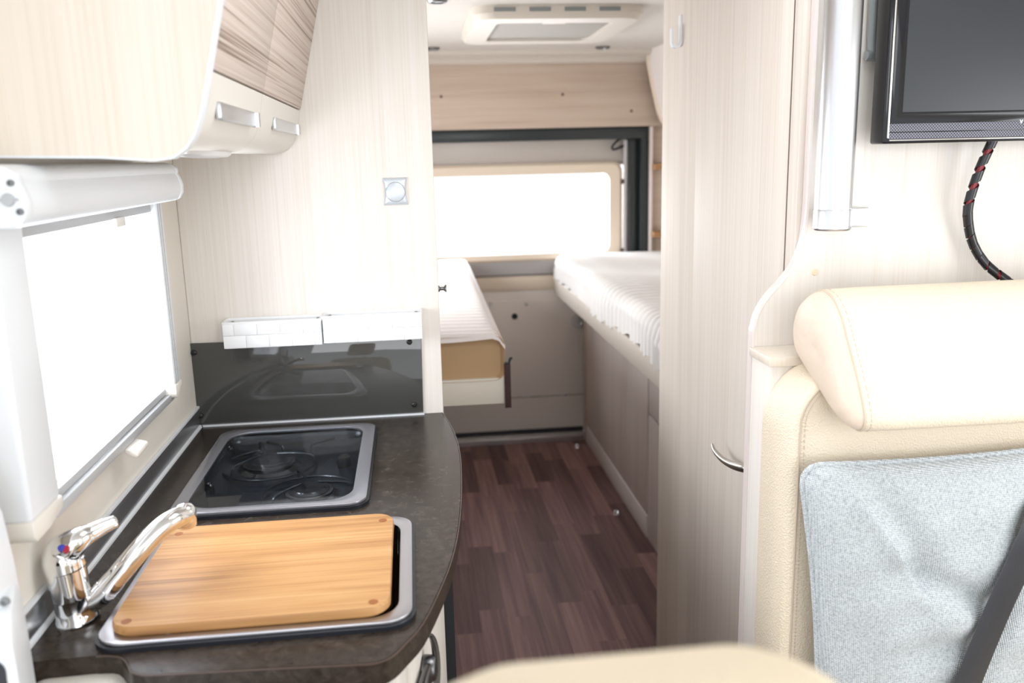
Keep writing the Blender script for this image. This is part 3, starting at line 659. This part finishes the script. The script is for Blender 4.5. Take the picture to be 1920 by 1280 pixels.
# ================================================================== POLE
po = thing('support_pole', 'silver tubular pole ending in a collar in front of the divider panel', 'pole', (.662, 1.315, 1.345))
obj('tube', MB().lathe((.662, 1.315, 1.378), [(.0285, 0), (.0285, CZ-1.378)], 32), 'alu', po)
obj('collar', MB().lathe((.662, 1.315, 1.345), [(.0270, 0), (.0292, .003), (.0292, .0305), (.0285, .033)], 32), 'alu', po)
obj('bracket', MB().box((.680, 1.300, 1.349), (.716, 1.330, 1.380)).box((.690, 1.328, 1.349), (.716, 1.3794, 1.380)), 'alu_satin', po, bev=.003)

# ================================================================== TV
tv = thing('television', 'black flat television with perforated speaker strip on the divider panel', 'television', (1.0, 1.30, 1.474))
TX0, TX1, TZ0, TZ1 = .728, 1.26, 1.476, 1.83
bz = lambda ix, iz0, iz1: [(TX0+ix, TZ0+iz0), (TX1-ix, TZ0+iz0), (TX1-ix, TZ1-iz1), (TX0+ix, TZ1-iz1)]
obj('housing', B((TX0, 1.297, TZ0), (TX1, 1.338, TZ1)), 'gloss_black', tv, bev=.004, seg=3)
tl_ = lambda lp, y: [(p[0], y, p[1]) for p in lp]
obj('bezel', MB().loft([tl_(bz(.009, .030, .010), 1.299), tl_(bz(.009, .030, .010), 1.2945), tl_(bz(.028, .047, .030), 1.2945), tl_(bz(.028, .047, .030), 1.299)], (False, False)), 'gloss_black', tv, bev=.0006)
obj('side_trim', B((TX0+.005, 1.2945, TZ0+.008), (TX0+.0085, 1.298, TZ1-.006)), 'satin_nickel', tv, bev=.0012)
obj('screen', B((TX0+.027, 1.2955, TZ0+.046), (TX1-.027, 1.2985, TZ1-.029)), 'screen', tv)
obj('speaker_strip', B((TX0+.009, 1.2953, TZ0+.018), (TX1-.009, 1.2985, TZ0+.030)), 'perforated_grille', tv)
obj('speaker_strip', B((TX0+.009, 1.2955, TZ0+.007), (TX1-.009, 1.2985, TZ0+.0165)), 'perforated_grille', tv)
obj('bottom_trim', B((TX0+.009, 1.2945, TZ0+.0040), (TX1-.009, 1.298, TZ0+.0065)), 'satin_nickel', tv, bev=.001)
c = ony(1915, 228, 1.294)
obj('badge', MB().prism([(c.x-.003, c.z+.003), (c.x-.0015, c.z+.003), (c.x, c.z), (c.x+.0015, c.z+.003), (c.x+.003, c.z+.003), (c.x, c.z-.003)], 'y', 1.2938, 1.2948), 'white_plastic', tv)
mt = thing('tv_mount', 'dark grey television wall mount plate with tubular frame', 'bracket', (.9, 1.37, 1.61))
obj('plate', B((.748, 1.338, 1.622), (1.12, 1.3793, 1.80)), 'charcoal', mt, bev=.006)
obj('frame_tube', MB().tube(smooth_path([(1.16, 1.366, 1.612), (.765, 1.366, 1.612), (.745, 1.366, 1.620), (.738, 1.366, 1.640), (.738, 1.366, 1.815)], 6), .0075, 12), 'mid_grey', mt)
# cable
cp_ = smooth_path([ony(1862, 262, 1.335), ony(1836, 320, 1.345), ony(1817, 380, 1.352), ony(1816, 420, 1.356), ony(1826, 460, 1.358), ony(1850, 496, 1.350), ony(1893, 530, 1.330), ony(1930, 560, 1.315)], 14)
cbx = thing('tv_cable', 'black spiral wrapped cable with red wires hanging below the television', 'cable', cp_[-1])
obj('wire', MB().tube(cp_, .0048, 8), 'wire_red', cbx)
hm = MB(); pitch = 7.2; NN = len(cp_); seg = []
def frame_at(i):
    t = (cp_[min(i+1, NN-1)]-cp_[max(i-1, 0)]).normalized(); u = t.cross(Vector((0, 1, 0))).normalized(); return t, u, t.cross(u)
lo = []
for s in range((NN-1)*10):
    fi = s/10; i = int(fi); fr_ = fi-i; p = cp_[i].lerp(cp_[i+1], fr_); t, u, w = frame_at(i); ang = 2*math.pi*fi/pitch
    e = (u*math.cos(ang)+w*math.sin(ang)); tw = .0092
    lo.append([p+e*.0056-t*tw, p+e*.0078-t*tw, p+e*.0078+t*tw, p+e*.0056+t*tw])
obj('spiral_wrap', MB().loft(lo), 'wrap_black', cbx, smooth=60)

# ================================================================== BENCH
bn = thing('bench_seat', 'cream leather travel bench with bolster headrest facing forward', 'bench', (.95, 1.1, 0))
obj('base_box', B((.57, .72, 0), (1.38, 1.30, .40)), 'cream_wood', bn, bev=.004)
obj('seat_cushion', MB().prism(rrect(.56, .40, 1.38, .52, .05), 'y', .70, 1.24), 'leather', bn, bev=.02, seg=3)
# backrest: rounded slab
bk = [rrect(.585, .46, 1.36, 1.125, .05, 8), rrect(.563, .45, 1.375, 1.142, .08, 8), rrect(.552, .44, 1.38, 1.148, .10, 8), rrect(.549, .44, 1.38, 1.150, .11, 8), rrect(.552, .44, 1.38, 1.148, .11, 8)]
by = [1.192, 1.194, 1.202, 1.25, 1.299]
lo = [[(p[0], y, p[1]) for p in lp] for lp, y in zip(bk, by)]
br = obj('backrest', MB().loft(lo), 'leather', bn, smooth=70)
st = MB()
def seam_path(off): return [(.563+off, 1.1925-.0005, z) for z in (.46, .60, .75, .90, 1.0, 1.06)] + [(.563+off+.080*(1-math.cos(a)), 1.1925-.0005, 1.062+(.078-off*.7)*math.sin(a)) for a in [math.radians(15*k) for k in range(1, 7)]] + [(.80, 1.192, 1.140-off*.7)]
obj('seam', MB().tube(smooth_path(seam_path(.004), 3), .0013, 6), 'thread', br)
sx = smooth_path(seam_path(.011), 6); stm = MB(); acc = 0; 
for a, b in zip(sx, sx[1:]):
    L = (b-a).length; n = max(1, int(L/.006))
    for k in range(n):
        p = a.lerp(b, (k+.2)/n); q = a.lerp(b, (k+.75)/n); stm.tube([p+Vector((0, -.0005, 0)), q+Vector((0, -.0005, 0))], .0006, 4)
obj('stitching', stm, 'thread', br, props={'kind': 'stuff'})
# bolster headrest: profile in YZ, end cap toward aisle
prof = [(1.232, 1.264), (1.262, 1.254), (1.289, 1.236), (1.306, 1.205), (1.303, 1.172), (1.280, 1.152), (1.245, 1.135), (1.205, 1.118), (1.165, 1.098), (1.132, 1.086), (1.106, 1.081), (1.092, 1.088), (1.089, 1.104), (1.099, 1.128), (1.119, 1.160), (1.147, 1.200), (1.172, 1.234), (1.200, 1.256)]
ps_ = [(v.x, v.y) for v in smooth_path([Vector((a, b, 0)) for a, b in prof+prof[:1]], 3)][:-1]
hr = obj('headrest', MB().loft([[(x_, p[0], p[1]) for p in inset(ps_, k)] for x_, k in ((.612, .985), (.6155, 1.0), (.66, 1.012), (.9, 1.02), (1.30, 1.012), (1.345, .99), (1.36, .9))]), 'leather', bn, smooth=70)
obj('headrest_end', MB().loft([[(x_, p[0], p[1]) for p in inset(ps_, k)] for x_, k in ((.613, .985), (.606, .975), (.596, .90), (.589, .70), (.587, .35))]), 'leather_end', hr, smooth=70)
obj('seam', MB().tube([(.6115, p[0], p[1]) for p in inset(ps_, .992)]+[(.6115, *inset(ps_, .992)[0])], .0016, 6), 'thread', hr)
stm = MB()
rp = inset(ps_, 1.003)
for i in range(0, len(rp)):
    a = Vector((.6205, *rp[i])); b = Vector((.6205, *rp[(i+1) % len(rp)])); n = max(1, int((b-a).length/.007))
    for k in range(n): stm.tube([a.lerp(b, (k+.15)/n), a.lerp(b, (k+.75)/n)], .0007, 4)
obj('stitching', stm, 'thread', hr, props={'kind': 'stuff'})

# ================================================================== CUSHION
NX, NZ = 120, 120
CX0, CX1, CZ0, CZ1 = .548, 1.01, .545, 1.018
def seg_d(px_, pz_, a, b):
    ax, az = a; bx, bz = b; t = ((px_-ax)*(bx-ax)+(pz_-az)*(bz-az))/((bx-ax)**2+(bz-az)**2); t = max(0, min(1, t))
    return math.hypot(px_-ax-(bx-ax)*t, pz_-az-(bz-az)*t), t, ((px_-ax)*(bz-az)-(pz_-az)*(bx-ax))
def cushion_pt(i, j, side):
    u, v = i/NX, j/NZ
    du, dv_ = abs(2*u-1)-.86, abs(2*v-1)-.86
    if du > 0 and dv_ > 0:
        k = max(du, dv_)/math.hypot(du, dv_)
        u = .5+math.copysign((.86+du*k)/2, u-.5); v = .5+math.copysign((.86+dv_*k)/2, v-.5)
    lean = .040*(1-v)                        # left edge wanders right toward the bottom
    pinch_x = .012*math.sin(math.pi*v); pinch_z = .010*math.sin(math.pi*u)
    x = CX0+lean*(1-u) + pinch_x*(1-2*u) + (CX1-CX0)*u; z = CZ0 + (CZ1-CZ0)*v + pinch_z*(1-2*v)*.7 + .006*u
    e = max(0, (1-abs(2*i/NX-1)**2)*(1-abs(2*j/NZ-1)**2)); puff = .062*e**.38
    # rounded corners
    if side:
        d, t, s = seg_d(x, z, (.622, .985), (.700, .862)); puff += e**.5*(.014*math.exp(-(d/.018)**2) + (-.016*math.exp(-((d-.02)/.03)**2) if s < 0 else 0))
        d, t, s = seg_d(x, z, (.700, .862), (.835, .80)); puff -= .016*math.exp(-(d/.020)**2)
        d, t, s = seg_d(x, z, (.60, .73), (.80, .745)); puff -= .009*math.exp(-(d/.022)**2)*t*1.4
        d, t, s = seg_d(x, z, (.90, .93), (.80, .66)); puff -= .020*math.exp(-(d/.022)**2)
        puff += .003*math.sin(x*55+z*20)*e + .002*math.sin(z*80-x*30)*e
    yb = 1.188 - .035*(1-v)*0
    ymid = 1.150 - .020*(1-v)
    return Vector((x, ymid - puff if side else min(ymid + puff*.9, 1.1915), z))
cm_ = MB()
for side in (1, 0):
    vs = [cushion_pt(i, j, side) for j in range(NZ+1) for i in range(NX+1)]
    cm_.add(vs, [(j*(NX+1)+i, j*(NX+1)+i+1, (j+1)*(NX+1)+i+1, (j+1)*(NX+1)+i) for j in range(NZ) for i in range(NX)])
cu = thing('throw_cushion', 'light grey woven throw cushion leaning on the bench backrest', 'cushion', (.78, 1.13, .54))
obj('cover', cm_, 'grey_weave', cu, smooth=80)
rim = [cushion_pt(i, 0, 0) for i in range(0, NX+1, 4)] + [cushion_pt(NX, j, 0) for j in range(0, NZ+1, 4)] + [cushion_pt(i, NZ, 0) for i in range(NX, -1, -4)] + [cushion_pt(0, j, 0) for j in range(NZ, -1, -4)]
obj('piping', MB().tube(rim, .0045, 8), 'grey_weave', cu, smooth=80)

# seat belt over the cushion
bp0 = [ony(1975, 880, 1.135), ony(1925, 985, 1.092), ony(1890, 1062, 1.083), ony(1850, 1150, 1.078), ony(1805, 1260, 1.072), ony(1760, 1380, 1.072), ony(1735, 1480, 1.095)]
bpth = smooth_path([p+Vector((.012, -.004, 0)) for p in bp0], 8)
lo = []
for i, p in enumerate(bpth):
    t = (bpth[min(i+1, len(bpth)-1)]-bpth[max(i-1, 0)]).normalized(); n = Vector((.12, -1, .1)); n = (n - t*n.dot(t)).normalized(); w = t.cross(n)
    lo.append([p-w*.024, p+n*.0008-w*.022, p+n*.0012+w*.022, p+w*.024, p-n*.0008+w*.022, p-n*.0008-w*.022])
sb = obj('seat_belt', MB().loft(lo), 'belt', smooth=50); tag(sb, 'black seat belt strap running diagonally across the grey cushion', 'seat belt')

# ================================================================== FRONT SEAT (top of headrest in foreground)
fs = thing('front_seat', 'beige front seat with headrest close in the foreground', 'seat', (.095, .35, 0))
def pad(x0, x1, y0, y1, z0, z1, r):
    lo = []
    for k, z in ((.80, z0), (.95, z0+(z1-z0)*.08), (1, z0+(z1-z0)*.25), (1, z0+(z1-z0)*.70), (.965, z0+(z1-z0)*.88), (.90, z0+(z1-z0)*.96), (.75, z1)):
        lo.append(zl(inset(rrect(x0, y0, x1, y1, r), k), z))
    return MB().loft(lo)
obj('headrest', pad(-.022, .206, .300, .395, 1.00, 1.226, .045), 'seat_cloth', fs, smooth=60)
for a in (.055, .140): obj('headrest_post', MB().tube([(a, .355, .90), (a, .355, 1.04)], .006, 10), 'chrome', fs)
obj('backrest', pad(-.15, .34, .29, .42, .42, .95, .05), 'seat_cloth', fs, smooth=60)
obj('seat_base', pad(-.15, .34, -.12, .42, .0, .47, .05), 'seat_cloth', fs, smooth=60)

# ================================================================== BEDS
def ribbed(x0, x1, y0, y1, zt, zb, rr, per, amp, left_round=True, fold=.0):
    """sheet shell: cross-section across x, ribs along y"""
    ny = int((y1-y0)/.006); prof = []
    for k in range(5): prof.append((x0+.004, zb+(zt-rr-zb)*k/4, 0))
    for k in range(1, 9):
        a = math.radians(90*k/8); prof.append((x0+rr-rr*math.cos(a), zt-rr+rr*math.sin(a), 1))
    for k in range(1, 26): prof.append((x0+rr+(x1-x0-rr)*k/25, zt, 1))
    loops = []
    for j in range(ny+1):
        y = y0+(y1-y0)*j/ny; lp = []
        tend = max(0, 1-(y1-y)/.06); tnear = max(0, 1-(y-y0)/.05)
        drop = .05*(tend**2.5)+.03*(tnear**2.5)
        for i, (x, z, up) in enumerate(prof):
            ph = 2*math.pi*(y/per + .25*math.sin(x*9+y*3)+.10*math.sin(x*31))
            fade = 1/(1+math.exp((x-x0-.33)*14)); far = .25+.75*max(0, min(1, (3.9-y)/1.2))
            a = amp*(fade*far+.08)*(.6+.4*math.sin(y*7.3+x*5))
            d = a*math.sin(ph)
            sag = .010*math.sin(y*5.1) if i == 0 else 0
            lp.append((x-(0 if up else d*1.3)-(d*.5 if 4 < i < 10 else 0), y, z+(d if up else 0)-(drop if i > 4 else drop*.4)+(sag+fold*math.sin(y*41)*.5 if i == 0 else 0)))
        loops.append(lp)
    return MB().loft(loops, closed=False)
b1 = thing('bed', 'aisle bed on the wardrobe side with ribbed cream sheet over a rail', 'bed', (1.05, 3.3, 0), None)
obj('side_rail', B((.700, 2.22, .792), (.722, 4.29, .868)), 'bed_rail', b1, bev=.003)
obj('platform', B((.722, 2.22, .80), (1.395, 4.30, .842)), 'bed_board', b1)
obj('end_block', MB().box((.703, 4.20, .80), (.75, 4.32, .87)), 'bed_board', b1, bev=.004)
obj('mattress', MB().prism(rrect(.722, 2.23, 1.39, 4.29, .05), 'z', .842, .975), 'mattress', b1, bev=.02)
obj('sheet', ribbed(.700, 1.392, 2.22, 4.305, .992, .862, .055, .050, .0165, fold=.018), 'sheet', b1, smooth=80)
c = Vector((.699, 4.10, .812))
obj('rail_bolt', MB().lathe(ony(1096, 591, 3.95)*1.0, [(.0001, .004), (.012, .004), (.014, 0), (.014, -.01)], 12, (-1, 0, 0)), 'alu', b1)
b2 = thing('bed', 'bed beyond the kitchen partition with tan mattress end and white sheet', 'bed', (-.1, 3.3, 0), None)
obj('end_board', B((-.47, 2.36, .787), (.238, 2.385, .862)), 'bed_board', b2, bev=.002)
obj('platform', B((-.47, 2.385, .80), (.237, 4.30, .85)), 'bed_board', b2)
lo = []
for y, k in ((2.372, .97), (2.362, .985), (2.358, 1.0), (2.37, 1.0), (4.27, 1.0), (4.28, .97)):
    lo.append([(p[0], y, p[1]) for p in inset(rrect(-.47, .856, .241, .984, .028), k)])
obj('mattress', MB().loft(lo), 'mattress', b2, smooth=60)
def sheet2():
    ny, nx = 330, 40; loops = []
    for j in range(ny+1):
        y = 2.352+(4.285-2.352)*j/ny; lp = []
        for i in range(nx+1):
            x = -.465+(.70+.028*(y-2.35)/1.9+.008)*i/nx
            edge = max(0, 1-(nx-i)/nx*.70/.035); z = .9885-.033*edge**2.2
            near = max(0, 1-(y-2.352)/.02); z -= .012*near**2; z -= .04*max(0, 1-(4.285-y)/.06)**2.3
            z += .0060*math.sin(2*math.pi*(y/.056+.22*math.sin(x*8+y*2)))*(1-.65*min(1, (y-2.35)/1.3))*(1-edge*.6)
            lp.append((x, y, z))
        loops.append(lp)
    return MB().loft(loops, closed=False)
obj('sheet', sheet2(), 'sheet_pink', b2, smooth=80)
# legs/side box so that the bed is carried
obj('support_box', B((-.47, 2.75, 0), (.045, 4.28, .80)), 'bed_board', b2)
sg = thing('bed_strap', 'dark maroon webbing strap hanging from the bed corner', 'strap', (.254, 2.366, .765))
obj('webbing', MB().loft([[(.2385, 2.352, z), (.2385+.018, 2.352, z), (.2385+.018, 2.356, z), (.2385, 2.356, z)] for z in (.775, .82, .86, .905)]), 'strap_brown', sg, bev=.001)
obj('buckle', MB().tube([(.240, 2.354, .905), (.252, 2.354, .905), (.256, 2.354, .918), (.262, 2.354, .920)], .004, 8), 'gasket', sg)

# cabinets under aisle bed
ub = thing('bed_base_cabinet', 'mauve wood cabinet with flat doors under the aisle bed', 'cabinet', (1.1, 3.7, 0))
obj('body', B((.868, 3.09, .0), (1.395, 4.30, .788)), 'mauve_wood', ub)
obj('end_post', B((.850, 4.262, .0), (.872, 4.300, .788)), 'tan_wood', ub, bev=.003)
obj('door', B((.857, 3.421, .092), (.870, 4.258, .788)), 'mauve_wood', ub, bev=.002)
obj('door', B((.857, 3.092, .092), (.870, 3.416, .788)), 'mauve_wood', ub, bev=.002)
obj('plinth', B((.854, 3.086, .0), (.868, 4.262, .090)), 'plinth_white', ub, bev=.001)
ub2 = thing('step_cabinet', 'mauve wood cabinet with a drawer joint between bed base and wardrobe', 'cabinet', (1.1, 2.65, 0))
obj('body', B((.868, 2.21, .0), (1.395, 3.084, .79)), 'mauve_wood', ub2)
obj('door', B((.858, 2.21, .0), (.870, 3.080, .500)), 'mauve_wood', ub2, bev=.002)
obj('drawer', B((.858, 2.21, .508), (.870, 3.080, .79)), 'mauve_wood', ub2, bev=.002)

# floor eyelets
for px_, py_, lab in ((1155, 963, 'shiny floor lashing eyelet beside the white plinth'), (1082, 838, 'shiny floor lashing eyelet near the back door threshold')):
    c = onz(px_, py_, 0); c.z = 0
    e = thing('lashing_eye', lab, 'eyelet', c, 'floor lashing eyelets')
    obj('base', MB().lathe(c, [(.014, 0), (.013, .003), (.006, .004), (.0001, .004)], 16), 'chrome', e)
    obj('loop', MB().tube([c+Vector((.010*math.cos(a), 0, .003+.012*math.sin(a))) for a in [math.pi*k/8 for k in range(9)]], .003, 8), 'chrome', e)

# ================================================================== RIGHT OVERHEAD LOCKER (rear)
ol = thing('overhead_locker', 'pinkish overhead locker with cream edge beyond the wardrobe', 'locker', (1.3, 3.3, 1.58))
lp_ = [(1.40, 1.585), (1.262, 1.585), (1.235, 1.595), (1.212, 1.62), (1.195, 1.66), (1.165, 1.78), (1.142, 1.89), (1.142, 1.95), (1.40, 1.95)]
obj('end_edge', MB().prism(lp_, 'y', 4.175, 4.20), 'door_beige', ol, bev=.006, seg=3)
obj('front', MB().prism([(p[0]+.012 if p[0] < 1.39 else p[0], p[1]+(.01 if p[1] < 1.6 else 0)) for p in lp_], 'y', 2.22, 4.176), 'plinth_white', ol, smooth=50)

# ================================================================== ROOF HATCH + SPOTS
rh = thing('roof_hatch', 'cream roof hatch frame with pleated blind above the aisle', 'roof hatch', (.5, 3.3, 1.905))
ho, hi = rrect(.225, 2.93, .800, 3.60, .07), rrect(.315, 3.04, .715, 3.50, .03)
obj('frame', MB().loft([zl(ho, CZ), zl(ho, 1.925), zl(inset(ho, .96), 1.908), zl(hi, 1.908), zl(hi, 1.925)], (False, False)), 'hatch_cream', rh, smooth=40)
pleat = []
for k in range(47):
    y = 3.03+.01*k; pleat.append([(.31, y, 1.918+.002*(k % 2)), (.72, y, 1.918+.002*(k % 2)), (.72, y, 1.930), (.31, y, 1.930)])
obj('pleated_blind', MB().loft(pleat), 'hatch_blind', rh, smooth=0)
for k in range(4): obj('vent_slot', B((.295+k*.115, 2.928+(.0), 1.929), (.365+k*.115, 2.936, 1.942)), 'mid_grey', rh)
obj('pull_grip', B((.47, 3.042, 1.9075), (.55, 3.056, 1.920)), 'cream_plastic', rh, bev=.002)
for px_, py_, r, lab in ((820, 3, .032, 'round ceiling spotlight beside the partition top'), (812, 92, .030, 'round ceiling spotlight by the cornice above the partition-side bed'), (1130, 90, .034, 'round ceiling spotlight between hatch and overhead locker')):
    c = onz(px_, py_, CZ-.006); s = thing('ceiling_spotlight', lab, 'spotlight', (c.x, c.y, CZ-.012), 'ceiling spotlights')
    obj('bezel', MB().lathe((c.x, c.y, CZ), [(r, .001), (r, -.004), (r*.85, -.010), (r*.65, -.010), (r*.62, -.004)], 24), 'dark_nickel', s)
    obj('lens', MB().lathe((c.x, c.y, CZ), [(r*.64, -.003), (r*.64, -.006), (.0001, -.0065)], 24), 'alu_satin', s)
